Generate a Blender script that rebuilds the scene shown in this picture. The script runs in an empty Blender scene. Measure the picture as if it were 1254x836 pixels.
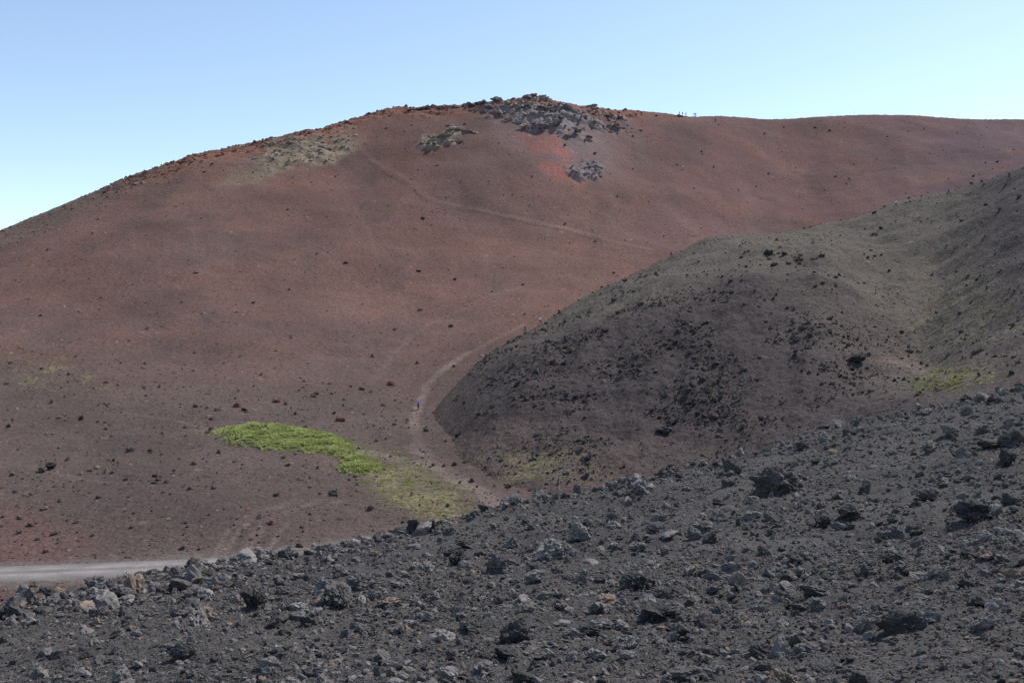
import bpy, math, random
import numpy as np
from mathutils import Vector, noise as mnoise
import bmesh
random.seed(7); R=np.random.default_rng(11)
S=bpy.context.scene
F=1219.0; CX=627.0; CY=418.0     # terrain points are image pixels u,v with estimated depth, turned into bearings: tan(az)=(u-CX)/F, tan(el)=(CY-v)/F
SUN_EL=51.0; SUN_AZ=53.0

# ------------------------------------------------------------------ helpers
GA=R.uniform(0,2*np.pi,(256,256)); GX=np.cos(GA); GY=np.sin(GA)
def gn(x,y):
    xf=np.floor(x); yf=np.floor(y); fx=x-xf; fy=y-yf
    xi=xf.astype(np.int64); yi=yf.astype(np.int64)
    u=fx*fx*fx*(fx*(fx*6-15)+10); v=fy*fy*fy*(fy*(fy*6-15)+10)
    def g(a,b):
        i=(xi+a)&255; j=(yi+b)&255
        return GX[i,j]*(fx-a)+GY[i,j]*(fy-b)
    return ((g(0,0)*(1-u)+g(1,0)*u)*(1-v)+(g(0,1)*(1-u)+g(1,1)*u)*v)*1.5
def fbm(x,y,o=4,gain=.5):
    s=0*x; a=1.0; f=1.0
    for i in range(o):
        s=s+a*gn(x*f+17.3*i,y*f-9.1*i); a*=gain; f*=2.03
    return s
def ridged(x,y,o=4):
    s=0*x; a=1.0; f=1.0
    for i in range(o):
        s=s+a*(1-2*np.abs(gn(x*f+5.3*i,y*f+7.7*i))); a*=.5; f*=2.1
    return s
def sstep(a,b,x):
    t=np.clip((x-a)/(b-a),0,1); return t*t*(3-2*t)
def pslopes(h,dl):
    n=len(dl)+1; m=np.zeros((n,)+dl.shape[1:])
    for k in range(1,n-1):
        a=dl[k-1]; b=dl[k]; w1=2*h[k]+h[k-1]; w2=h[k]+2*h[k-1]
        ok=(a*b)>0
        with np.errstate(divide='ignore',invalid='ignore'):
            m[k]=np.where(ok,(w1+w2)/(w1/np.where(ok,a,1)+w2/np.where(ok,b,1)),0)
    m[0]=dl[0]; m[-1]=dl[-1]; return m
def pchip(x,y,xi):
    x=np.asarray(x,float); y=np.asarray(y,float); h=np.diff(x); dl=np.diff(y)/h
    m=pslopes(h,dl); k=np.clip(np.searchsorted(x,xi)-1,0,len(h)-1)
    t=(xi-x[k])/h[k]; H=h[k]
    return ((2*t**3-3*t**2+1)*y[k]+(t**3-2*t**2+t)*H*m[k]+(-2*t**3+3*t**2)*y[k+1]+(t**3-t**2)*H*m[k+1])
def rowinterp(Y,ti):
    dl=np.diff(Y,axis=0); m=pslopes(np.ones(len(dl)),dl)
    k=np.clip(np.floor(ti).astype(int),0,len(dl)-1); t=(ti-k)[:,None]
    return ((2*t**3-3*t**2+1)*Y[k]+(t**3-2*t**2+t)*m[k]+(-2*t**3+3*t**2)*Y[k+1]+(t**3-t**2)*m[k+1])

class Layer: pass
def loft(rows,px,segs,crest):
    D=[];Z=[]
    for r in rows:
        if callable(r):
            d,z=r(D[-1],Z[-1])
        else:
            a=np.array(r,float); v=pchip(a[:,0],a[:,1],px); d=pchip(a[:,0],a[:,2],px); z=(CY-v)/F*d
        D.append(d);Z.append(z)
    D=np.array(D);Z=np.array(Z)
    ti=np.concatenate([np.linspace(i,i+1,n,endpoint=False) for i,n in enumerate(segs)]+[[len(segs)]])
    L=Layer(); L.px=px; L.D=rowinterp(D,ti); L.Z=rowinterp(Z,ti)
    L.D=np.maximum.accumulate(L.D+np.arange(len(ti))[:,None]*1e-5,axis=0)
    L.U=np.broadcast_to(px,L.D.shape); L.X=(L.U-CX)/F*L.D
    L.crest=sum(segs[:crest]); return L
def finish(L): L.V=CY-L.Z/L.D*F
def near(L,u,v):
    n=L.crest+2; c=int(np.argmin(np.abs(L.px-u))); col=L.V[:n,c]
    vis=np.minimum.accumulate(col)>=col-0.6
    e=np.where(vis,np.abs(col-v),1e9); r=int(np.argmin(e))
    return np.array([L.X[r,c],L.D[r,c],L.Z[r,c]])
def crestv(L,u): return float(L.V[:L.crest+10,int(np.argmin(np.abs(L.px-u)))].min())
def place(L,u,d):
    c=np.clip(np.round((u-L.px[0])/(L.px[1]-L.px[0])).astype(int),0,len(L.px)-1); z=np.zeros(len(u))
    o=np.argsort(c,kind='stable'); cs=c[o]; ed=np.flatnonzero(np.r_[True,cs[1:]!=cs[:-1],True])
    for a,b in zip(ed[:-1],ed[1:]):
        k=cs[a]; ix=o[a:b]; z[ix]=np.interp(d[ix],L.D[:,k],L.Z[:,k])
    return np.stack([(L.px[c]-CX)/F*d,d,z],1)
def polydist(X,Y,pts):
    best=np.full(X.shape,1e9)
    for a,b in zip(pts[:-1],pts[1:]):
        ax,ay=a[0],a[1]; bx,by=b[0]-ax,b[1]-ay; l=bx*bx+by*by+1e-9
        t=np.clip(((X-ax)*bx+(Y-ay)*by)/l,0,1)
        best=np.minimum(best,np.hypot(X-ax-t*bx,Y-ay-t*by))
    return best
def mesh_np(name,V,faces,mat,k=4,smooth=True,attrs=None,col=None):
    me=bpy.data.meshes.new(name); n=len(V); m=len(faces)
    me.vertices.add(n); me.vertices.foreach_set('co',V.astype(np.float32).ravel())
    me.loops.add(m*k); me.loops.foreach_set('vertex_index',faces.astype(np.int32).ravel())
    me.polygons.add(m); me.polygons.foreach_set('loop_start',np.arange(0,m*k,k,dtype=np.int32))
    me.polygons.foreach_set('loop_total',np.full(m,k,dtype=np.int32))
    me.polygons.foreach_set('use_smooth',np.full(m,smooth,dtype=bool))
    me.update(calc_edges=True)
    if col is not None:
        a=me.attributes.new('Col','FLOAT_COLOR','POINT')
        a.data.foreach_set('color',np.concatenate([col,np.ones((n,1))],1).astype(np.float32).ravel())
    for kx,v in (attrs or {}).items():
        a=me.attributes.new(kx,'FLOAT','POINT'); a.data.foreach_set('value',v.astype(np.float32).ravel())
    me.materials.append(mat); o=bpy.data.objects.new(name,me); S.collection.objects.link(o); return o
def grid_obj(name,L,mat,col,attrs):
    r,c=L.D.shape; I=np.arange(r*c).reshape(r,c)
    f=np.stack([I[:-1,:-1],I[:-1,1:],I[1:,1:],I[1:,:-1]],-1).reshape(-1,4)
    V=np.stack([L.X,L.D,L.Z],-1).reshape(-1,3)
    return mesh_np(name,V,f,mat,4,True,{k:v.ravel() for k,v in attrs.items()},col.reshape(-1,3))

# ------------------------------------------------------------------ materials
class NT:
    def __init__(s,name):
        s.m=bpy.data.materials.new(name); s.m.use_nodes=True; s.t=s.m.node_tree; s.t.nodes.clear()
        s.out=s.n('ShaderNodeOutputMaterial'); s.b=s.n('ShaderNodeBsdfPrincipled')
        s.l(s.b.outputs[0],s.out.inputs[0]); s.b.inputs['Roughness'].default_value=.95
        s.b.inputs['Specular IOR Level'].default_value=.1
        s.tc=s.n('ShaderNodeTexCoord')
    def n(s,t): return s.t.nodes.new(t)
    def l(s,a,b): s.t.links.new(a,b)
    def put(s,i,v):
        if hasattr(v,'is_output'): s.l(v,i)
        else: i.default_value=v
    def noise(s,sc,det=4,rough=.6,vec=None):
        n=s.n('ShaderNodeTexNoise'); n.inputs['Scale'].default_value=sc; n.inputs['Detail'].default_value=det
        n.inputs['Roughness'].default_value=rough; s.l(vec or s.tc.outputs['Object'],n.inputs['Vector']); return n.outputs['Fac']
    def vorn(s,sc):
        n=s.n('ShaderNodeTexVoronoi'); n.inputs['Scale'].default_value=sc; s.l(s.tc.outputs['Object'],n.inputs['Vector']); return n
    def math(s,op,a,b=0.0,c=False):
        n=s.n('ShaderNodeMath'); n.operation=op; n.use_clamp=c; s.put(n.inputs[0],a); s.put(n.inputs[1],b); return n.outputs[0]
    def rng(s,v,a,b,c=0.0,d=1.0):
        n=s.n('ShaderNodeMapRange'); s.put(n.inputs[0],v); s.put(n.inputs[1],a); s.put(n.inputs[2],b)
        s.put(n.inputs[3],c); s.put(n.inputs[4],d); return n.outputs[0]
    def mix(s,f,a,b,mode='MIX'):
        n=s.n('ShaderNodeMix'); n.data_type='RGBA'; n.blend_type=mode
        s.put(n.inputs[0],f)
        for i,v in ((6,a),(7,b)):
            if isinstance(v,tuple): v=(v[0],v[1],v[2],1)
            s.put(n.inputs[i],v)
        return n.outputs[2]
    def scale(s,c,f):
        n=s.n('ShaderNodeVectorMath'); n.operation='SCALE'; s.l(c,n.inputs[0]); s.put(n.inputs['Scale'],f); return n.outputs[0]
    def attr(s,name,out='Fac'):
        n=s.n('ShaderNodeAttribute'); n.attribute_name=name; return n.outputs[out]
    def bump(s,h,st,dist,nrm=None):
        n=s.n('ShaderNodeBump'); n.inputs['Strength'].default_value=st; n.inputs['Distance'].default_value=dist
        s.l(h,n.inputs['Height'])
        if nrm: s.l(nrm,n.inputs['Normal'])
        return n.outputs[0]

def ground_mat(name,g1,g2,g3,bd,spk_dark,spk_light,moss_sc=2.0,moss_col=(.22,.20,.09),c2=.22,has_moss=True,coarse=.4):
    t=NT(name); c=t.attr('Col','Color')
    c=t.scale(c,t.rng(t.noise(g1,4,.6),.3,.7,.84,1.16))
    n2v=t.noise(g2,5,.75)
    c=t.scale(c,t.rng(n2v,.3,.7,1-c2,1+c2))
    n3v=t.noise(g3,3,.8)
    c=t.scale(c,t.rng(n3v,.3,.7,.58,1.42))
    dist0=None
    for vs,pd,pl,rad in ((g2*1.6,spk_dark,spk_light,.42),(g2*coarse,spk_dark*.9,spk_light*1.2,.26)):
        vo=t.vorn(vs); dist=vo.outputs['Distance']; dist0=dist0 or dist
        sp=t.n('ShaderNodeSeparateColor'); t.l(vo.outputs['Color'],sp.inputs[0])
        core=t.math('LESS_THAN',dist,t.math('MULTIPLY',sp.outputs[2],rad))
        dk=t.math('MULTIPLY',t.math('GREATER_THAN',sp.outputs[0],1-pd),core)
        lt=t.math('MULTIPLY',t.math('GREATER_THAN',sp.outputs[1],1-pl),core)
        c=t.mix(t.math('MULTIPLY',dk,.8),c,t.scale(c,.42))
        c=t.mix(t.math('MULTIPLY',lt,.8),c,t.scale(c,1.7))
    if has_moss:
        ms=t.attr('moss'); nn=t.math('ADD',t.math('MULTIPLY',t.noise(moss_sc,4,.8),.72),t.math('MULTIPLY',t.noise(moss_sc*.1,3),.28))
        thr=t.math('SUBTRACT',.70,t.math('MULTIPLY',ms,.20))
        mk=t.rng(t.math('SUBTRACT',nn,thr),0,.05)
        mk=t.math('MULTIPLY',mk,t.rng(ms,.02,.2),True)
        c=t.mix(t.math('MULTIPLY',mk,.75),c,moss_col)
    t.l(c,t.b.inputs['Base Color'])
    h=t.math('ADD',n2v,t.math('MULTIPLY',dist0,-.35))
    n1=t.bump(h,.9,bd)
    n2=t.bump(n3v,.9,bd*.3,n1)
    t.l(n2,t.b.inputs['Normal'])
    return t.m
m_far=ground_mat('cinder_scree',.04,1.1,3.6,.24,.22,.12,c2=.24)
m_mid=ground_mat('dark_lapilli',.06,1.2,4.0,.34,.28,.09,moss_col=(.185,.165,.09),c2=.3)
m_fg=ground_mat('black_gravel',.5,14.0,45.0,.034,.32,.18,c2=.32,has_moss=False)

def rock_mat(name,c1,c2,tint,tintp,sc=2.0,bd=.02):
    t=NT(name); oi=t.n('ShaderNodeObjectInfo').outputs['Random']
    w=t.math('FRACT',t.math('MULTIPLY',oi,7.31)); w=t.math('POWER',w,1.5)
    c=t.mix(w,c1,c2)
    c=t.mix(t.math('MULTIPLY',t.math('GREATER_THAN',oi,1-tintp),.75),c,tint)
    nv=t.noise(sc,5,.75)
    c=t.scale(c,t.rng(nv,.3,.7,.6,1.4))
    c=t.scale(c,t.rng(t.vorn(sc*4).outputs['Distance'],0,.5,.7,1.12))
    t.l(c,t.b.inputs['Base Color'])
    t.l(t.bump(t.noise(sc*4,4,.75),.8,bd),t.b.inputs['Normal']); return t.m
m_rock=rock_mat('lava_rock',(.05,.046,.045),(.19,.172,.16),(.20,.15,.115),.06,2.2,.008)
m_rock_mid=rock_mat('lava_rock_brown',(.04,.035,.034),(.11,.092,.083),(.13,.11,.078),.1,1.5,.04)
m_rock_red=rock_mat('oxidised_scoria',(.14,.066,.052),(.22,.108,.08),(.24,.20,.16),.2,1.5,.05)
m_rock_tan=rock_mat('weathered_rock',(.20,.17,.135),(.33,.285,.23),(.17,.11,.085),.2,1.5,.05)
m_rock_grey=rock_mat('grey_lava_cliff',(.15,.13,.135),(.27,.235,.235),(.28,.18,.14),.2,1.5,.05)

# ------------------------------------------------------------------ rock prototypes
def rock_mesh(name,sub,seed,mat,rough=.16,flat=.75,smooth=False):
    rg=np.random.default_rng(seed); bm=bmesh.new(); bmesh.ops.create_icosphere(bm,subdivisions=sub,radius=1)
    N=rg.normal(size=(15,3)); N/=np.linalg.norm(N,axis=1)[:,None]; H=rg.uniform(.62,1.0,15)
    sx,sy,sz=rg.uniform(.8,1.25),rg.uniform(.7,1.1),flat*rg.uniform(.75,1.15); off=Vector(rg.uniform(-50,50,3))
    for v in bm.verts:
        d=np.array(v.co); dn=N@d; q=dn>.15
        r=min(1.25,np.min(H[q]/dn[q])) if q.any() else 1.0
        p=Vector(d)
        r+=rough*(mnoise.noise(p*1.7+off)+.7*mnoise.noise(p*3.9+off))
        if sub>=3: r+=rough*.5*mnoise.noise(p*8+off)-rough*.25*abs(mnoise.noise(p*14+off))
        if sub>=5: r-=rough*.25*abs(mnoise.noise(p*26+off))
        v.co=Vector((d[0]*r*sx,d[1]*r*sy,d[2]*r*sz))*.5
    me=bpy.data.meshes.new(name); bm.to_mesh(me); bm.free()
    if smooth: me.polygons.foreach_set('use_smooth',np.ones(len(me.polygons),bool))
    me.materials.append(mat); return me
def rock_coll(name,n,sub,mat,seed,**k):
    c=bpy.data.collections.new(name)
    for i in range(n):
        c.objects.link(bpy.data.objects.new('%s_stone_%02d'%(name,i),rock_mesh(name,sub,seed+i,mat,**k)))
    return c
def scatter(name,P,scl,coll,tilt=.5):
    n=len(P); me=bpy.data.meshes.new(name); me.vertices.add(n)
    me.vertices.foreach_set('co',P.astype(np.float32).ravel())
    nv=len(coll.objects)
    rot=np.stack([R.normal(0,tilt,n),R.normal(0,tilt,n),R.uniform(0,6.28,n)],1)
    if np.ndim(scl)==1: scl=np.stack([scl*R.uniform(.8,1.3,n),scl*R.uniform(.8,1.2,n),scl*R.uniform(.6,1.1,n)],1)
    a=me.attributes.new('rot','FLOAT_VECTOR','POINT'); a.data.foreach_set('vector',rot.astype(np.float32).ravel())
    a=me.attributes.new('scl','FLOAT_VECTOR','POINT'); a.data.foreach_set('vector',scl.astype(np.float32).ravel())
    a=me.attributes.new('idx','INT','POINT'); a.data.foreach_set('value',R.integers(0,nv,n).astype(np.int32))
    o=bpy.data.objects.new(name,me); S.collection.objects.link(o)
    g=bpy.data.node_groups.new(name+'_gn','GeometryNodeTree')
    g.interface.new_socket('Geometry',in_out='INPUT',socket_type='NodeSocketGeometry')
    g.interface.new_socket('Geometry',in_out='OUTPUT',socket_type='NodeSocketGeometry')
    N=g.nodes; gi=N.new('NodeGroupInput'); go=N.new('NodeGroupOutput'); ip=N.new('GeometryNodeInstanceOnPoints')
    ci=N.new('GeometryNodeCollectionInfo'); ci.inputs['Collection'].default_value=coll
    ci.inputs['Separate Children'].default_value=True; ci.inputs['Reset Children'].default_value=True
    ip.inputs['Pick Instance'].default_value=True
    def na(nm,ty):
        q=N.new('GeometryNodeInputNamedAttribute'); q.data_type=ty; q.inputs['Name'].default_value=nm
        return [s for s in q.outputs if s.enabled and s.name=='Attribute'][0]
    g.links.new(gi.outputs[0],ip.inputs['Points']); g.links.new(ci.outputs[0],ip.inputs['Instance'])
    g.links.new(na('idx','INT'),ip.inputs['Instance Index']); g.links.new(na('rot','FLOAT_VECTOR'),ip.inputs['Rotation'])
    g.links.new(na('scl','FLOAT_VECTOR'),ip.inputs['Scale']); g.links.new(ip.outputs[0],go.inputs[0])
    md=o.modifiers.new('instances','NODES'); md.node_group=g
    return o

# ------------------------------------------------------------------ FAR: cinder cone + valley floor
def zr(z,d):
    return [(p,CY-z*F/d,d) for p in (-400,600,1700)]
far_rows=[
 zr(-23,50), zr(-20.6,76), zr(-20,93),
 [(-400,600,110),(0,605,112),(200,600,112),(500,598,116),(650,598,118),(800,601,120),(1700,601,120)],
 [(-400,520,150),(0,518,150),(200,520,150),(500,540,145),(650,535,150),(800,530,155),(1000,522,160),(1700,520,160)],
 [(-400,470,190),(0,440,192),(200,450,190),(500,480,185),(650,450,195),(800,430,210),(1000,400,230),(1254,380,240),(1700,370,240)],
 [(-400,440,225),(0,380,228),(200,380,228),(500,400,235),(650,385,240),(800,360,262),(1000,330,290),(1254,290,300),(1700,250,300)],
 [(-400,425,255),(0,330,262),(200,300,272),(500,300,290),(650,300,296),(800,310,300),(1000,270,345),(1254,230,345),(1700,180,345)],
 [(-400,415,280),(0,302,296),(200,240,315),(500,205,345),(650,195,345),(800,230,350),(1000,205,395),(1254,185,390),(1700,150,380)],
 [(-400,405,300),(-200,345,312),(0,282,328),(150,222,345),(200,204,350),(240,190,355),(300,178,362),(400,156,378),(500,132,394),(560,131,396),(610,126,396),(640,124,397),(740,134,405),(800,138,418),(850,144,424),(880,143,432),(940,146,440),(1040,142,450),(1100,141,452),(1180,146,455),(1254,147,455),(1500,140,450),(1700,135,440)],
 lambda d,z:(d+12,z-4), lambda d,z:(d+90,z-50)]
LF=loft(far_rows,np.arange(-300,1601,2.0),[8,25,35,65,80,80,70,90,110,130,12,6],9)
finish(LF)
wob=fbm(LF.X*.04,LF.D*.04,4)
U=LF.U+22*fbm(LF.X*.06,LF.D*.06,4); V=LF.V+14*fbm(LF.X*.07+40,LF.D*.07,4)
def blob(u,v,cx,cy,rx,ry,ang=0,soft=.6):
    a=math.radians(ang); dx=u-cx; dy=v-cy
    p=(dx*math.cos(a)+dy*math.sin(a))/rx; q=(-dx*math.sin(a)+dy*math.cos(a))/ry
    return 1-sstep(1-soft,1+soft*.6,np.sqrt(p*p+q*q))
skyv=LF.V[LF.crest][None,:]
below=LF.V-skyv
row=np.arange(LF.D.shape[0])[:,None]; below=np.where(row>LF.crest,0,below)
cr_sum=blob(U,V,674,145,86,17,10,.5); cr_pale=blob(U,V,545,166,26,10,-15,.6); cr_tan=blob(U,V,372,186,70,17,-14,.6)
cr_low=blob(U,V,718,212,16,10,30,.6); cr_rim=(1-sstep(4,13,below+5*wob))*sstep(100,180,U)*(1-sstep(760,800,U))
cr_rim2=(1-sstep(10,26,below+8*wob))*(1-sstep(380,520,U))
crag=np.clip(cr_sum*1.0+cr_pale*.8+cr_tan*.35+cr_low*.7+cr_rim*.3,0,1)
nz=fbm(LF.X*.03,LF.D*.03,3)*.8+fbm(LF.X*.16,LF.D*.16,3)*.12+fbm(LF.X*.8,LF.D*.8,3)*.07
flat=sstep(95,125,LF.D)*.85+.15
near_sky=np.exp(-(below/14)**2)
LF.Z=LF.Z+nz*flat*(1-.6*near_sky)+crag*(ridged(LF.X*.09,LF.D*.22,5)-.6)*2.6+.2*near_sky*fbm(LF.X*.5,LF.D*.5,3)
gb=np.maximum(blob(LF.U,LF.V,350,541,84,14,8,.35),blob(LF.U,LF.V,440,572,24,9,0,.4))
gb=np.maximum(gb,.8*blob(LF.U,LF.V,415,553,22,10,20,.5))
LF.Z+=gb*(.7+.5*fbm(LF.X*.35,LF.D*.35,3))
road=[(-110,80.5),(-75,82),(-55,84.5),(-44,86),(-31,88.4),(-24,90.2),(-18,93),(-10,98.5),(0,104),(12,108)]
rd=polydist(LF.X,LF.D,road); k=1-sstep(4.2,11,rd)
def road_z(x): return np.interp(x,[-110,-24,-10,12],[-20.1,-20.0,-19.6,-18.9])
LF.Z=LF.Z*(1-k)+(road_z(LF.X)-.05)*k
finish(LF)
def C(r,g,b): return np.array([r,g,b])
def lerp(c,m,col): return c*(1-m[...,None])+col*m[...,None]
col=np.zeros(LF.D.shape+(3,))+C(.136,.077,.064)
col=lerp(col,sstep(330,520,LF.V+40*wob),C(.094,.068,.060))
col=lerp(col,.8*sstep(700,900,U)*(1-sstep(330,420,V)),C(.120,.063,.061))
col=lerp(col,.8*sstep(1000,1200,U),C(.080,.050,.058))  # right bowl tinted dark purple: haze and left-facing shade put into the colour
col=lerp(col,.7*blob(U,V,260,330,160,65,-20,.9),C(.097,.065,.059))
col=lerp(col,.4*blob(U,V,850,270,110,40,10,.9),C(.15,.085,.078))
col=lerp(col,.6*blob(U,V,20,660,110,40,10,.8),C(.12,.066,.054))
col=lerp(col,.5*blob(U,V,60,735,130,25,10,.8),C(.095,.056,.05))
col=lerp(col,.6*blob(U,V,280,620,220,50,5,.9),C(.080,.058,.053))
col=lerp(col,.5*blob(U,V,600,215,90,60,20,.9),C(.138,.088,.08))
rust=sstep(.05,.7,fbm(LF.X*.035+5,LF.D*.05,5)); col=lerp(col,.4*rust*(1-sstep(380,480,V)),C(.165,.084,.063))
dkp=sstep(.05,.65,fbm(LF.X*.05-15,LF.D*.03,5)); col=lerp(col,.42*dkp,C(.08,.056,.052))
rill=sstep(.25,.8,fbm(LF.U*.03+LF.D*.012,LF.D*.012,4)); col=lerp(col,.22*rill*sstep(200,260,LF.D),C(.15,.098,.086))
col=lerp(col,.75*np.clip(cr_rim+cr_rim2*.5,0,1),C(.21,.10,.072))
col=lerp(col,.8*cr_rim2*(1-sstep(140,230,U)),C(.12,.09,.072))
col=lerp(col,.85*cr_tan,C(.24,.195,.142)); col=lerp(col,.6*blob(U,V,310,215,60,12,-22,.7),C(.15,.124,.087))
col=lerp(col,.85*cr_pale,C(.28,.24,.195))
col=lerp(col,.75*blob(U,V,690,172,88,38,18,.9),C(.155,.118,.118))
col=lerp(col,.9*cr_sum,C(.19,.165,.168))
sc=sstep(-.45,.45,fbm(LF.X*.12,LF.D*.08,4))
col=lerp(col,.85*blob(U,V,676,190,46,20,38,.95)*(.15+.85*sc),C(.26,.088,.068))
col=lerp(col,.8*cr_low,C(.16,.145,.15)); col=lerp(col,.85*blob(U,V,640,126,38,4,0,.6),C(.30,.21,.165))  # second blob paints the sunlit pinkish cap of the summit cliff
def path(pts,w,cc,st):
    global col
    P=[near(LF,*p) for p in pts]; Q=[]
    for a,b in zip(P[:-1],P[1:]): Q+= [a,(a+b)/2]
    Q.append(P[-1]); Q=[Q[0]]+[(Q[i-1]+2*Q[i]+Q[i+1])/4 for i in range(1,len(Q)-1)]+[Q[-1]]
    d=polydist(LF.X,LF.D,Q); m=(1-sstep(w*.3,w*1.2,d+.35*w*fbm(LF.X*.5,LF.D*.5,2)))*st*(.7+.7*np.clip(fbm(LF.X*.12,LF.D*.12,3),-.6,.5))
    col=lerp(col,m,cc); LF.Z-=.15*m; return Q
pc=C(.20,.152,.132)
path([(618,632),(600,612),(560,592),(528,570),(512,545),(507,515),(512,500),(520,475),(540,452),(575,430)],1.1,pc,.62)
path([(612,622),(575,590),(520,568),(470,556),(430,548)],1.6,pc,.6)
path([(512,545),(522,560),(545,578)],2.0,pc,.45)
path([(440,180),(475,205),(500,218),(522,242),(560,252),(650,270),(740,291),(800,305)],1.15,C(.20,.128,.108),.5)
path([(522,249),(507,232),(452,199)],1.0,C(.07,.046,.042),.5)
path([(560,257),(650,275),(740,296)],.8,C(.08,.05,.046),.5)
path([(700,335),(640,350),(560,380),(500,405),(455,470)],1.1,C(.165,.112,.098),.4)
path([(640,398),(570,434),(540,458)],1.0,pc,.42)
path([(420,235),(450,275),(462,310)],1.1,C(.165,.112,.1),.25)
for o in (0,10,30,38,60):
    path([(262+o,684),(275+o*1.1,650),(310+o,628),(360+o,612)],.42,C(.15,.115,.104),.5)
path([(0,566),(60,575),(130,590)],.6,pc,.25); path([(150,505),(230,516),(300,524)],.7,pc,.25)
col=lerp(col,.7*(1-sstep(3.5,6.5,rd+fbm(LF.X*.3,LF.D*.3,3)*1.5)),C(.13,.11,.10))
mz=blob(LF.U,LF.V,510,600,105,34,27,.6)
moss=.6*blob(U,V,60,445,110,40,10,.9)+.48*blob(U,V,350,410,150,30,-5,.9)+.4*blob(U,V,480,480,150,60,0,.9)+.42*blob(U,V,100,470,160,25,10,.8)\
   +.95*mz+.4*blob(U,V,330,610,180,50,10,.9)+.9*blob(LF.U,LF.V,262,528,40,10,0,.7)+.3*sstep(1150,1254,U)*blob(U,V,1254,190,120,60)
col=lerp(col,gb*.9,C(.13,.155,.055)); col=lerp(col,.3*mz,C(.16,.145,.09))
moss=np.clip(moss,0,1)
finish(LF)
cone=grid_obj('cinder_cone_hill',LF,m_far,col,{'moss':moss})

# ------------------------------------------------------------------ MID: dark lava ridge
def z2(p,z,d): return (p,CY-z*F/d,d)
mid_rows=[
 [(460,800,80),(520,770,85),(600,745,85),(700,720,85),(850,700,85),(1000,680,85),(1100,640,85),(1180,600,85),(1254,560,85),(1700,500,80)],
 [(460,740,112),(520,670,112),(600,621,115),(700,603,116),(850,580,118),(1000,545,118),(1100,500,116),(1180,474,115),(1254,450,112),(1700,360,105)],
 [(460,680,135),(520,585,140),(560,548,140),(600,528,140),(700,500,145),(850,462,150),(950,440,152),(1000,436,152),(1060,448,150),(1120,450,149),(1180,424,145),(1254,380,141),(1700,250,125)],
 [(460,660,148),(520,540,155),(560,492,163),(600,450,172),(700,404,180),(850,350,190),(940,320,196),(1000,321,192),(1045,345,187),(1090,363,185),(1130,362,183),(1180,340,180),(1254,300,173),(1700,160,150)],
 [(460,655,158),(520,520,166),(560,470,180),(600,434,192),(650,404,205),(740,352,222),(820,314,236),(870,292,242),(940,286,248),(1030,272,252),(1100,248,248),(1170,232,236),(1254,205,222),(1400,165,205),(1700,120,180)],
 lambda d,z:(d+14,z-3.5), lambda d,z:(d+70,z-42)]
LM=loft(mid_rows,np.arange(460,1651,1.8),[20,100,120,110,120,14,8],4)
finish(LM)
row=np.arange(LM.D.shape[0])[:,None]
nz=fbm(LM.X*.05,LM.D*.05,3)*1.2+fbm(LM.X*.2+9,LM.D*.2,3)*.3+fbm(LM.X*1.1,LM.D*1.1,3)*.12
face=blob(LM.U,LM.V,800,470,260,110,-8,.7)
gul=ridged(LM.U*.014+.15*fbm(LM.X*.1,LM.D*.1,2),LM.D*.012,2)
nz+=face*(gul*.4+.16*ridged(LM.X*.35,LM.D*.35,3))
nz*=.3+.7*sstep(520,640,LM.U)
LM.Z+=nz*(1-.55*np.exp(-((row-LM.crest)/25.0)**2)); finish(LM)
U=LM.U+20*fbm(LM.X*.08,LM.D*.08,4); V=LM.V+14*fbm(LM.X*.09+40,LM.D*.09,4)
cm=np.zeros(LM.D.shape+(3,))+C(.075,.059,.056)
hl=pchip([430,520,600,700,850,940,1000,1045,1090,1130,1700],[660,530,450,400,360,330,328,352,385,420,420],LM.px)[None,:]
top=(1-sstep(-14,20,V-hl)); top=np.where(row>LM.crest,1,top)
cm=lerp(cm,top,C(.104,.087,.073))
cm=lerp(cm,.8*face*(1-top),C(.053,.043,.044))  # face colour darkened to add to the shade of the left-facing slope
cm=lerp(cm,.6*blob(U,V,1020,370,55,55,60,.8),C(.095,.079,.067))
cm=lerp(cm,.6*blob(U,V,1080,430,60,70,40,.8),C(.10,.078,.07))
cm=lerp(cm,.8*sstep(1150,1250,U)*(1-sstep(330,470,V)),C(.058,.047,.051))  # shading of the upper right slope painted in as a darker colour
cm=lerp(cm,.6*blob(U,V,1150,455,90,30,-5,.8),C(.115,.097,.077))
cm=lerp(cm,.6*blob(U,V,680,590,110,25,0,.8),C(.095,.076,.069))
under=place(LF,LM.U.ravel(),LM.D.ravel())[:,2].reshape(LM.Z.shape)
dz=LM.Z-under+1.0*fbm(LM.X*.12,LM.D*.12,3)
cm=lerp(cm,(1-sstep(.3,5.5,dz))*.95*(1-sstep(700,1000,LM.U)),C(.094,.068,.061))
P=[near(LM,*p) for p in [(1085,440),(1120,448),(1150,458),(1190,462)]]
cm=lerp(cm,.5*(1-sstep(.6,1.2,polydist(LM.X,LM.D,P))),pc)
mo=.33*top*sstep(560,700,LM.U)+.58*blob(U,V,1180,390,110,100,0,.8)+.8*blob(U,V,1165,465,70,22,0,.7)+.75*blob(U,V,640,580,100,45,20,.9)+.5*blob(U,V,820,555,200,25,-8,.8)+.2*face+.3*blob(U,V,940,380,90,40)
mo=np.clip(mo,0,1)
ridge=grid_obj('lava_ridge_hill',LM,m_mid,cm,{'moss':mo})

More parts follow.
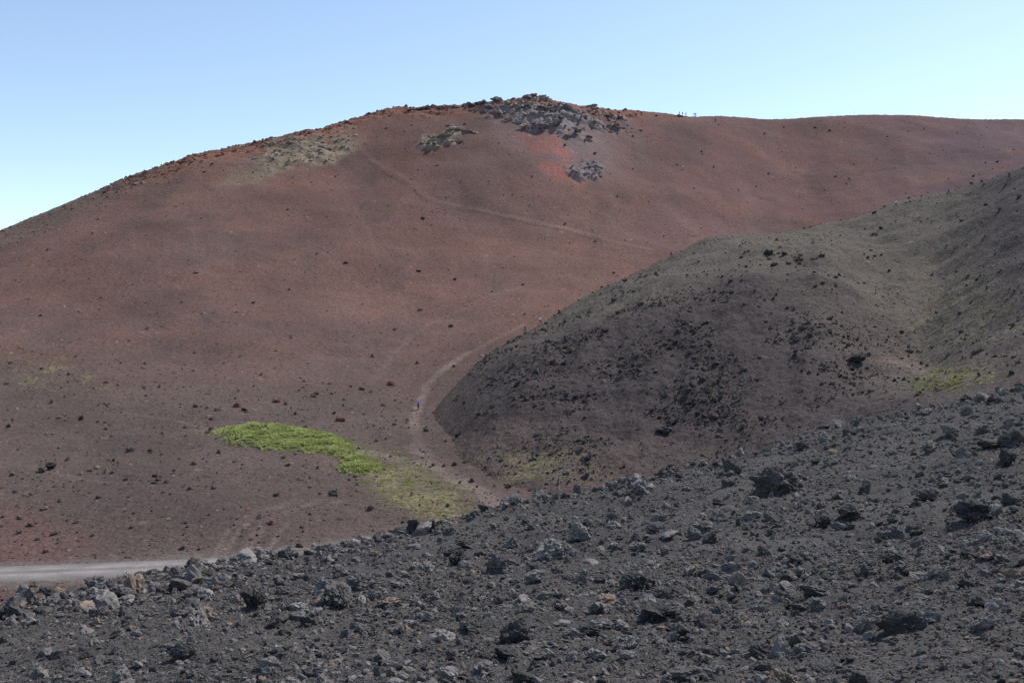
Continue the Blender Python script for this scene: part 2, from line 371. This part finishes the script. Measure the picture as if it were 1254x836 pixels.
# ------------------------------------------------------------------ FOREGROUND gravel slope
fg_rows=[
 [z2(-500,-1.9,1.2),z2(627,-1.62,1.2),z2(1800,-1.5,1.2)],
 [(-500,842,9.8),(0,838,8.6),(300,838,7.4),(627,838,6.5),(1000,838,5.8),(1254,838,5.4),(1800,838,4.8)],
 [(-500,838,10.2),(0,795,10.5),(200,765,11.5),(400,748,13),(640,712,14.5),(800,700,15),(1000,670,16),(1254,620,17),(1800,540,18)],
 [(-500,830,11),(0,757,13),(100,730,15),(200,708,17),(300,690,19),(400,676,21),(480,656,23),(560,634,25),(640,616,27),(720,602,28.5),(800,585,30),(900,560,32),(1000,532,34),(1130,502,36),(1254,475,38),(1800,360,42)],
 lambda d,z:(d+2.5,z-.5), lambda d,z:(d+12,z-6), lambda d,z:(d+45,z-27)]
LG=loft(fg_rows,np.arange(-460,1701,2.2),[50,260,360,30,20,10],3)
finish(LG)
am=sstep(2,8,LG.D)
LG.Z+=am*(fbm(LG.X*.3,LG.D*.3,3)*.12+fbm(LG.X*1.3,LG.D*1.3,3)*.05+fbm(LG.X*5,LG.D*5,3)*.02+np.abs(fbm(LG.X*14,LG.D*14,2))*.014); finish(LG)
cg=np.zeros(LG.D.shape+(3,))+C(.068,.0625,.0605)
w=fbm(LG.X*.25,LG.D*.25,4)
cg=lerp(cg,.55*sstep(-.1,.5,w),C(.053,.049,.049)); cg=lerp(cg,.5*sstep(.05,.5,-w),C(.086,.077,.071))
slope=grid_obj('gravel_ground',LG,m_fg,cg,{})

# base ground to the horizon
t=NT('plain_ash'); t.l(t.mix(t.noise(.02,5),(.06,.05,.048),(.11,.08,.07)),t.b.inputs['Base Color'])
n=96; V0=[(0,0,-48)]+[(4000*math.cos(i*2*math.pi/n),4000*math.sin(i*2*math.pi/n),-48) for i in range(n)]
me=bpy.data.meshes.new('ground'); me.from_pydata(V0,[],[(0,i+1,(i+1)%n+1) for i in range(n)]); me.materials.append(t.m)
S.collection.objects.link(bpy.data.objects.new('ground',me))

# ------------------------------------------------------------------ road
def catmull(P,k=10):
    P=[np.array(p,float) for p in P]; o=[]
    for i in range(len(P)-1):
        a=P[max(i-1,0)];b=P[i];c=P[i+1];d=P[min(i+2,len(P)-1)]
        for j in range(k):
            s=j/k; o.append(.5*((2*b)+(c-a)*s+(2*a-5*b+4*c-d)*s*s+(3*b-a-3*c+d)*s**3))
    o.append(P[-1]); return np.array(o)
ctr=catmull(road,14); tg=np.gradient(ctr,axis=0); tg/=np.linalg.norm(tg,axis=1)[:,None]; nr=np.stack([-tg[:,1],tg[:,0]],1)
offs=np.linspace(-3.3,3.3,15); Vr=[]
for i,(c0,nn) in enumerate(zip(ctr,nr)):
    for o in offs:
        e=1+.05*math.sin(i*.9+o)+.04*math.sin(i*2.3) if abs(o)>3 else 1
        x,y=c0+nn*o*e; z=float(road_z(x))+.05*(1-(o/3.3)**2)+(-.09 if abs(o)>3.2 else 0.0); Vr.append((x,y,z))
nc=len(offs); I=np.arange(len(Vr)).reshape(-1,nc)
fr=np.stack([I[:-1,:-1],I[1:,:-1],I[1:,1:],I[:-1,1:]],-1).reshape(-1,4)
cr=np.tile(np.array([.18,.163,.154]),(len(Vr),1)); oo=np.tile(offs,len(ctr))
cr=cr*(1+.3*np.exp(-((np.abs(oo)-1.0)/.5)**2)-.15*np.exp(-(oo/.4)**2)-.25*sstep(1.8,3.2,np.abs(oo)))[:,None]
t=NT('worn_gravel_road'); c=t.scale(t.attr('Col','Color'),t.rng(t.noise(.35,5,.7),.3,.7,.75,1.25)); c=t.scale(c,t.rng(t.noise(6,4,.7),.3,.7,.8,1.2))
t.l(c,t.b.inputs['Base Color']); t.l(t.bump(t.noise(12,4,.75),.6,.03),t.b.inputs['Normal'])
mesh_np('road',np.array(Vr),fr,t.m,4,True,None,cr)

# ------------------------------------------------------------------ rocks
c_small=rock_coll('gravel_proto',10,2,m_rock,100,rough=.2)
c_med=rock_coll('rubble_proto',12,3,m_rock,200,rough=.24)
c_big=rock_coll('lava_block_proto',12,4,m_rock,300,rough=.27)
c_mid=rock_coll('ridge_rock_proto',8,3,m_rock_mid,400,rough=.28)
c_red=rock_coll('scoria_proto',8,3,m_rock_red,500,rough=.28)
c_tan=rock_coll('weathered_proto',6,3,m_rock_tan,600,rough=.28)
c_gry=rock_coll('cliff_proto',6,3,m_rock_grey,700,rough=.3)
def fgpts(n,d0,d1,clump=0,u0=-180,u1=1430,pw=2.0,off=0.0):
    q=R.uniform(0,1,n*3); d=(d0**pw+q*(d1**pw-d0**pw))**(1/pw); u=R.uniform(u0,u1,n*3)
    x=(u-CX)/F*d
    if clump:
        k=fbm(x*.45+31+off,d*.45,3)+.5*gn(x*1.7+off,d*1.7); keep=R.uniform(-.75,.75,len(k))*1.0<k*clump
        u=u[keep];d=d[keep]
    u=u[:n];d=d[:n]; dmax=np.interp(u,[-500,0,640,1254,1800],[14,17,31,42,46])
    ok=d<dmax; return place(LG,u[ok],d[ok])
P=fgpts(90000,4.6,16,.3,pw=1.3); s=.012*(R.pareto(2.3,len(P))+1); s=np.clip(s,.012,.055); P[:,2]+=s*.12; scatter('gravel',P,s,c_small)
P=fgpts(85000,12,42,.4,pw=1.5); s=np.clip(.024*(R.pareto(2.3,len(P))+1),.02,.09); P[:,2]+=s*.12; scatter('gravel',P,s,c_small)
P=fgpts(10500,4.6,42,.9,pw=1.55); s=np.clip(.052*(R.pareto(2.3,len(P))+1),.045,.2); s=np.minimum(s,.03+P[:,1]*.013); P[:,2]+=s*.16; scatter('lava_rubble',P,s,c_med)
P=fgpts(1250,5.5,42,1.0,pw=1.6,off=50); s=np.clip(.12*(R.pareto(2.3,len(P))+1),.11,.45); s=np.minimum(s,.06+P[:,1]*.017); P[:,2]+=s*.2; scatter('lava_rocks',P,s,c_big)
u=R.uniform(-100,1400,800); d=np.interp(u,[-500,0,200,400,640,800,1000,1254,1800],[11,13,17,21,27,30,34,38,42])+R.normal(-.6,1.0,800)
P=place(LG,u,d); s=np.clip(.08*(R.pareto(2.1,len(P))+1),.06,.4); P[:,2]+=s*.2; scatter('lava_rubble',P,s,c_med)

def pts_on(L,n,maskf,r0=0,r1=None):
    r1=r1 or L.crest; P=[];got=0
    for _ in range(400):
        r=R.integers(r0,r1,20000); c=R.integers(0,L.D.shape[1],20000)
        w=maskf(r,c); k=R.uniform(0,1,20000)<w; r=r[k];c=c[k]
        P.append(np.stack([L.X[r,c]+R.normal(0,.2,len(r)),L.D[r,c],L.Z[r,c]],1)); got+=len(r)
        if got>=n: break
    return np.concatenate(P)[:n]
fc=fbm(LM.X*.09,LM.D*.09,3); lu=sstep(540,640,LM.U)
P=pts_on(LM,7500,lambda r,c:np.clip(.1+face[r,c]*.8,0,1)*sstep(-.4,.6,fc[r,c])*lu[r,c]); s=np.clip(.19*(R.pareto(2.5,len(P))+1),.17,1.0); P[:,2]+=s*.12; scatter('ridge_rocks',P,s,c_mid)
P=pts_on(LM,6500,lambda r,c:.1+.5*lu[r,c]); s=np.clip(.14*(R.pareto(2.5,len(P))+1),.14,.7); scatter('ridge_rocks',P,s,c_mid)
P=np.array([near(LM,965+random.gauss(0,28),316+random.gauss(0,5)) for i in range(26)]); scatter('ridge_rocks',P,R.uniform(.4,1.3,26),c_mid)
vis=(LF.U>-200)&(LF.U<1350)
P=pts_on(LF,6000,lambda r,c:vis[r,c]*(LF.D[r,c]>72)*(.25+.75*(LF.D[r,c]<190))*(rd[r,c]>4)); s=np.clip(.16*(R.pareto(2.2,len(P))+1),.14,.9)*(1+.4*sstep(200,350,P[:,1])); P[:,2]+=s*.12; scatter('scoria_stones',P,s,c_mid)
P=pts_on(LF,1500,lambda r,c:vis[r,c]*(LF.D[r,c]>72)*(.4+.55*(LF.D[r,c]<190))*(rd[r,c]>4)); s=np.clip(.18*(R.pareto(2.4,len(P))+1),.16,.8); P[:,2]+=s*.1; scatter('scoria_stones',P,s,c_red)
P=pts_on(LF,900,lambda r,c:vis[r,c]*(LF.D[r,c]>80)*.5*(rd[r,c]>4)); s=np.clip(.18*(R.pareto(2.3,len(P))+1),.16,.8); P[:,2]+=s*.1; scatter('scoria_stones',P,s,c_tan)
P=pts_on(LF,900,lambda r,c:cr_rim[r,c]*.9,r0=LF.crest-130,r1=LF.crest+2); s=np.clip(.45*(R.pareto(2.4,len(P))+1),.4,1.9); scatter('rim_outcrop',P,s,c_red,tilt=.25)
P=pts_on(LF,700,lambda r,c:cr_rim2[r,c]*.5*vis[r,c],r0=LF.crest-130,r1=LF.crest+2); s=np.clip(.35*(R.pareto(2.4,len(P))+1),.3,1.4); scatter('rim_outcrop',P,s,c_red,tilt=.25)
P=pts_on(LF,420,lambda r,c:cr_sum[r,c]*.9,r0=LF.crest-150,r1=LF.crest+1); s=np.clip(.8*(R.pareto(2.2,len(P))+1),.6,3.6)
scatter('summit_crag',P,np.stack([s*1.5,s*1.1,s*.8],1),c_gry,tilt=.2)
P=pts_on(LF,150,lambda r,c:cr_sum[r,c]*.9,r0=LF.crest-40,r1=LF.crest+1); s=np.clip(.7*(R.pareto(2.3,len(P))+1),.5,2.0); scatter('summit_crag',P,s,c_tan,tilt=.25)
P=pts_on(LF,60,lambda r,c:cr_low[r,c]*.9); s=np.clip(.7*(R.pareto(2.2,len(P))+1),.5,2.2); scatter('summit_crag',P,s,c_gry,tilt=.25)
P=pts_on(LF,80,lambda r,c:cr_pale[r,c]*.9); s=np.clip(.8*(R.pareto(2.2,len(P))+1),.6,2.8); scatter('pale_outcrop',P,np.stack([s*1.6,s*1.1,s*.7],1),c_tan,tilt=.2)
P=pts_on(LF,340,lambda r,c:cr_tan[r,c]*.9); s=np.clip(.4*(R.pareto(2.2,len(P))+1),.3,2.0); scatter('pale_outcrop',P,s,c_tan,tilt=.25)
bs=blob(LF.U,LF.V,748,152,34,14,15,.5)
P=pts_on(LF,60,lambda r,c:bs[r,c]*.9); s=np.clip(.6*(R.pareto(2.2,len(P))+1),.5,2.2); scatter('summit_crag',P,s,c_red,tilt=.25)
# ledge just below the rim: dark rocks stand in for its shadow line
P=np.array([near(LF,q,crestv(LF,q)+3.2+random.gauss(0,.7)) for q in R.uniform(496,600,90)]); s=R.uniform(.7,1.9,90); scatter('rim_outcrop',P,s,c_mid,tilt=.15)

def boulder(name,L,u,v,wpx,mat,seed,flat=.75,sub=5,k=1.0):
    p=near(L,u,v); w=wpx/F*p[1]*k
    o=bpy.data.objects.new(name,rock_mesh(name,sub,seed,mat,rough=.28,flat=flat)); S.collection.objects.link(o)
    o.location=(p[0],p[1],p[2]+w*.22); o.scale=(w*1.1,w,w); o.rotation_euler=(random.uniform(-.2,.2),random.uniform(-.2,.2),random.uniform(0,6)); return o
for i,(u,v,w) in enumerate([(1098,775,40),(1192,636,42),(952,603,44),(1239,545,27),(1234,568,22),(810,758,34),(312,745,36),(245,766,26),(225,806,30),(418,738,42),
      (400,728,30),(440,722,26),(840,778,26),(777,722,32),(680,682,34),(610,700,28),(592,828,30),(628,786,34),(788,603,26),(508,652,20),(710,660,24),(1065,700,24),(905,715,20),(1120,655,22),(335,818,24),(160,735,18),(1135,610,20),(1180,560,18),
      (1040,635,24),(1085,690,22),(860,650,22),(1000,745,22),(560,690,22),(520,700,20),(740,770,22)]):
    boulder('lava_boulder',LG,u,v,w,m_rock,900+i,flat=random.uniform(.65,1.0),k=1.08)
for i,(u,v,w) in enumerate([(418,515,11),(291,498,10),(341,492,8),(478,471,8),(385,486,6),(333,640,8),(455,480,5),(470,497,5)]):
    boulder('scoria_boulder',LF,u,v,w,m_rock_red,950+i,sub=4)
for i,(u,v,w) in enumerate([(62,573,15),(52,578,10),(160,552,10),(185,552,6),(240,498,6),(205,590,7),(120,610,7),(95,640,6)]):
    boulder('lava_boulder',LF,u,v,w,m_rock_mid,970+i,sub=4)
for i,(u,v,w) in enumerate([(1048,443,18),(822,520,12),(700,430,9),(868,480,9),(815,530,14),(940,312,10),(640,486,8)]):
    boulder('lava_boulder',LM,u,v,w,m_rock_mid,980+i,sub=4)

# ------------------------------------------------------------------ grass (tufts)
def tufts(name,base,hgt,nb,c1,c2,wd=.5):
    n=len(base); B=np.repeat(base,nb,0); h=np.repeat(hgt,nb); m=len(B)
    a=R.uniform(0,6.28,m); B=B+np.stack([np.cos(a),np.sin(a),0*a],1)*(R.uniform(0,.5,m)*h)[:,None]
    lean=R.uniform(.2,.9,m)*h; top=B+np.stack([np.cos(a)*lean,np.sin(a)*lean,h*R.uniform(.5,1,m)],1)
    side=np.stack([-np.sin(a),np.cos(a),0*a],1)*(h*.11*wd)[:,None]; B=B-np.array([0,0,.05])
    V=np.stack([B-side,B+side,top],1).reshape(-1,3); f=np.arange(3*m).reshape(-1,3)
    pt=np.clip(.5+.9*gn(base[:,0]*.35,base[:,1]*.35),0,1)[:,None]*.6+R.uniform(0,.4,(n,1))
    cc=np.repeat(np.array(c1)+(np.array(c2)-c1)*pt,nb*3,0)
    t=NT(name+'_blades'); t.l(t.attr('Col','Color'),t.b.inputs['Base Color']); t.b.inputs['Roughness'].default_value=.6
    tr=t.n('ShaderNodeBsdfTranslucent'); t.l(t.attr('Col','Color'),tr.inputs[0]); ms=t.n('ShaderNodeMixShader'); ms.inputs[0].default_value=.4
    t.l(t.b.outputs[0],ms.inputs[1]); t.l(tr.outputs[0],ms.inputs[2]); t.l(ms.outputs[0],t.out.inputs[0])
    return mesh_np(name,V,f,t.m,3,False,None,cc)
gm=gb*sstep(-.55,0,fbm(LF.X*.3,LF.D*.3,3)+gb*.6)
P=pts_on(LF,6500,lambda r,c:gm[r,c]); tufts('grass',P,R.uniform(.16,.45,len(P)),12,(.24,.27,.09),(.48,.51,.20),1.2)
sp=mz*sstep(.0,.5,fbm(LF.X*.6+8,LF.D*.6,4))
P=pts_on(LF,3800,lambda r,c:sp[r,c]); tufts('dry_grass',P,R.uniform(.08,.24,len(P)),10,(.24,.24,.10),(.40,.38,.19),1.2)
sm=blob(LM.U,LM.V,1165,467,48,14,-5,.8)*sstep(0,.5,fbm(LM.X*.5+8,LM.D*.5,4))
P=pts_on(LM,1300,lambda r,c:sm[r,c]); tufts('dry_grass',P,R.uniform(.12,.3,len(P)),10,(.21,.22,.08),(.34,.33,.16),1.2)
sm2=blob(LM.U,LM.V,660,575,100,36,15,.9)*sstep(.1,.6,fbm(LM.X*.5+28,LM.D*.5,4))
P=pts_on(LM,1100,lambda r,c:sm2[r,c]); tufts('dry_grass',P,R.uniform(.08,.2,len(P)),10,(.20,.20,.09),(.31,.29,.15),1.2)

# ------------------------------------------------------------------ people
def flatmat(name,c,r=.8):
    t=NT(name); t.l(t.scale(t.mix(0.0,tuple(c),tuple(c)),t.rng(t.noise(9,3),.3,.7,.85,1.15)),t.b.inputs['Base Color']); t.b.inputs['Roughness'].default_value=r; return t.m
m_skin=flatmat('skin',(.45,.27,.19)); m_hair=flatmat('hair',(.05,.03,.02)); m_shoe=flatmat('boots',(.06,.05,.045))
def person(name,L,u,v,shirt,pants,facing,step=.28,pack=None,arm=.25,hat=None,h=1.84):
    p=near(L,u,v); base=Vector(p)
    J=[];E=[];Rd=[]
    def add(co,r,par=None):
        J.append(co);Rd.append(r)
        if par is not None:E.append((par,len(J)-1))
        return len(J)-1
    pel=add((0,0,.95),(.15,.11)); w=add((0,-.01,1.10),(.135,.10),pel); ch=add((0,-.02,1.30),(.165,.115),w); sh=add((0,-.01,1.42),(.13,.085),ch)
    nk=add((0,.0,1.51),(.052,.052),sh); hd=add((0,.015,1.60),(.082,.095),nk); hd2=add((0,.02,1.70),(.07,.085),hd)
    for sg in (-1,1):
        st=step*sg
        hip=add((.09*sg,st*.1,.88),(.098,.10),pel); kn=add((.10*sg,st*.75,.50),(.062,.066),hip)
        an=add((.10*sg,st*.85-(.12 if st<0 else 0),.10 if st>0 else .14),(.042,.045),kn); add((.11*sg,st*.85+.13,.04),(.042,.03),an)
        s1=add((.19*sg,-.01,1.40),(.06,.06),sh); el=add((.25*sg,-st*.5-.03,1.13),(.042,.045),s1)
        hnd=add((.24*sg,-st*1.0+arm*.6,.93+arm*.25),(.032,.032),el); add((.235*sg,-st*1.0+arm*.6+.07,.88+arm*.3),(.03,.018),hnd)
    me=bpy.data.meshes.new('sk'); me.from_pydata(J,E,[]); ob=bpy.data.objects.new('sk',me); S.collection.objects.link(ob)
    ob.modifiers.new('s','SKIN'); sk=me.skin_vertices[0].data if me.skin_vertices else None
    if sk is None:
        bpy.context.view_layer.objects.active=ob; bpy.ops.mesh.customdata_skin_add(); sk=me.skin_vertices[0].data
    for i,r in enumerate(Rd): sk[i].radius=r; sk[i].use_root=(i==0)
    sb=ob.modifiers.new('u','SUBSURF'); sb.levels=1
    dg=bpy.context.evaluated_depsgraph_get(); m2=bpy.data.meshes.new_from_object(ob.evaluated_get(dg)); bpy.data.objects.remove(ob)
    mats=[m_skin,m_hair,m_shoe,shirt,pants]+([pack] if pack else [])+([hat] if hat else [])
    m2.materials.clear()
    for m in mats: m2.materials.append(m)
    for f in m2.polygons:
        c=f.center; i=3; f.use_smooth=True
        if c.z>1.5: i=0
        if c.z>1.62 and (c.y<.03 or c.z>1.73): i=len(mats)-1 if hat else 1
        if c.z<1.0 and abs(c.x)<.2: i=4
        if c.z<.12: i=2
        if abs(c.x)>.2 and c.z<1.08: i=0
        f.material_index=i
    if pack:
        bm=bmesh.new(); bm.from_mesh(m2); r=bmesh.ops.create_cube(bm,size=1); vs=r['verts']
        for vv in vs: vv.co=Vector((vv.co.x*.30*(1-.15*(vv.co.z>0)),vv.co.y*.2-.2,vv.co.z*.48+1.24))
        fs=list({f for vv in vs for f in vv.link_faces})
        for f in fs: f.material_index=5
        bmesh.ops.bevel(bm,geom=list({e for f in fs for e in f.edges}),offset=.06,segments=2,affect='EDGES')
        bm.to_mesh(m2); bm.free()
    m2.name=name; o=bpy.data.objects.new(name,m2); S.collection.objects.link(o)
    o.location=base; o.scale=(h/1.78,)*3; o.rotation_euler=(0,0,math.radians(facing)); return o
blue=flatmat('blue_jacket',(.05,.14,.6)); blue2=flatmat('bright_blue_shirt',(.12,.32,.8)); dk=flatmat('dark_clothes',(.03,.03,.035)); red=flatmat('red_jacket',(.55,.07,.06))
wht=flatmat('white_shirt',(.75,.75,.75)); khaki=flatmat('khaki_trousers',(.2,.17,.12)); jean=flatmat('jeans',(.05,.08,.18))
person('hiker',LF,512,502,blue2,dk,20,pack=blue,hat=wht)
person('hiker',LM,822,crestv(LM,822)+2.0,blue,jean,-40,pack=red)
person('hiker',LM,643,crestv(LM,643)+1,red,khaki,-50,pack=dk); person('hiker',LM,661,crestv(LM,661)+1,wht,dk,-50)
person('hiker',LM,1162,240,blue,jean,-70,pack=blue); person('hiker',LM,1235,221,dk,dk,60,pack=dk); person('hiker',LM,1097,254,wht,jean,-60)
for u,c in ((832,dk),(836,dk),(840,blue),(850,red),(853,dk)): person('hiker',LF,u,crestv(LF,u)+.3,c,dk,random.uniform(0,360),step=.1)
person('hiker',LF,836,209,wht,khaki,-30); person('hiker',LF,876,150,dk,dk,0)
P=np.array([near(LF,826+i*2.2,142.5+.1*i) for i in range(8)]); scatter('rim_outcrop',P,np.array([.8,1.2,1.9,2.4,1.9,1.3,1.0,.7]),c_mid,tilt=.2)

m_post=flatmat('weathered_pole',(.5,.5,.48)); m_cap=flatmat('blue_tip',(.1,.25,.5))
def post(L,u,v,h):
    p=near(L,u,v); bm=bmesh.new()
    def cyl(r1,r2,a,b,mi,tilt=0):
        r=bmesh.ops.create_cone(bm,cap_ends=True,segments=10,radius1=r1,radius2=r2,depth=b-a)
        for vv in r['verts']: vv.co.z+=(a+b)/2; vv.co.x+=tilt*vv.co.z
        for f in {f for vv in r['verts'] for f in vv.link_faces}: f.material_index=mi
    cyl(.05,.04,-.2,h*.86,0,.04); cyl(.06,.055,h*.86+.003,h,1,.04); cyl(.14,.06,-.1,.09,0)
    me=bpy.data.meshes.new('marker_post'); bm.to_mesh(me); bm.free(); me.materials.append(m_post); me.materials.append(m_cap)
    o=bpy.data.objects.new('marker_post',me); S.collection.objects.link(o); o.location=p
post(LM,685,599,2.0); post(LF,1046,142.5,2.2)

# ------------------------------------------------------------------ camera, sun, sky
cd=bpy.data.cameras.new('camera'); cam=bpy.data.objects.new('camera',cd); S.collection.objects.link(cam); S.camera=cam
cd.sensor_width=36; cd.lens=36*F/1254; cd.clip_start=.1; cd.clip_end=9000; cam.rotation_euler=(math.radians(90),0,0)
e=math.radians(SUN_EL); a=math.radians(SUN_AZ)
sd=bpy.data.lights.new('sun','SUN'); sd.energy=5.0; sd.angle=math.radians(.53); sd.color=(1,.95,.88)
so=bpy.data.objects.new('sun',sd); S.collection.objects.link(so)
so.rotation_euler=Vector((math.sin(a)*math.cos(e),math.cos(a)*math.cos(e),math.sin(e))).to_track_quat('Z','Y').to_euler()
w=bpy.data.worlds.new('World'); S.world=w; w.use_nodes=True; nt=w.node_tree; nt.nodes.clear()
sk=nt.nodes.new('ShaderNodeTexSky'); sk.sky_type='NISHITA'; sk.sun_disc=False; sk.sun_elevation=e; sk.sun_rotation=a; sk.altitude=1900; sk.air_density=1.0; sk.dust_density=1.3; sk.ozone_density=1.0
mu=nt.nodes.new('ShaderNodeVectorMath'); mu.operation='MULTIPLY'; mu.inputs[1].default_value=(1.62,1.52,1.38)
bg=nt.nodes.new('ShaderNodeBackground'); bg.inputs[1].default_value=.15; wo=nt.nodes.new('ShaderNodeOutputWorld')
nt.links.new(sk.outputs[0],mu.inputs[0]); nt.links.new(mu.outputs[0],bg.inputs[0]); nt.links.new(bg.outputs[0],wo.inputs[0])
S.view_settings.view_transform='Standard'; S.view_settings.look='None'; S.view_settings.exposure=0
print('VERTS',LF.D.size,LM.D.size,LG.D.size)
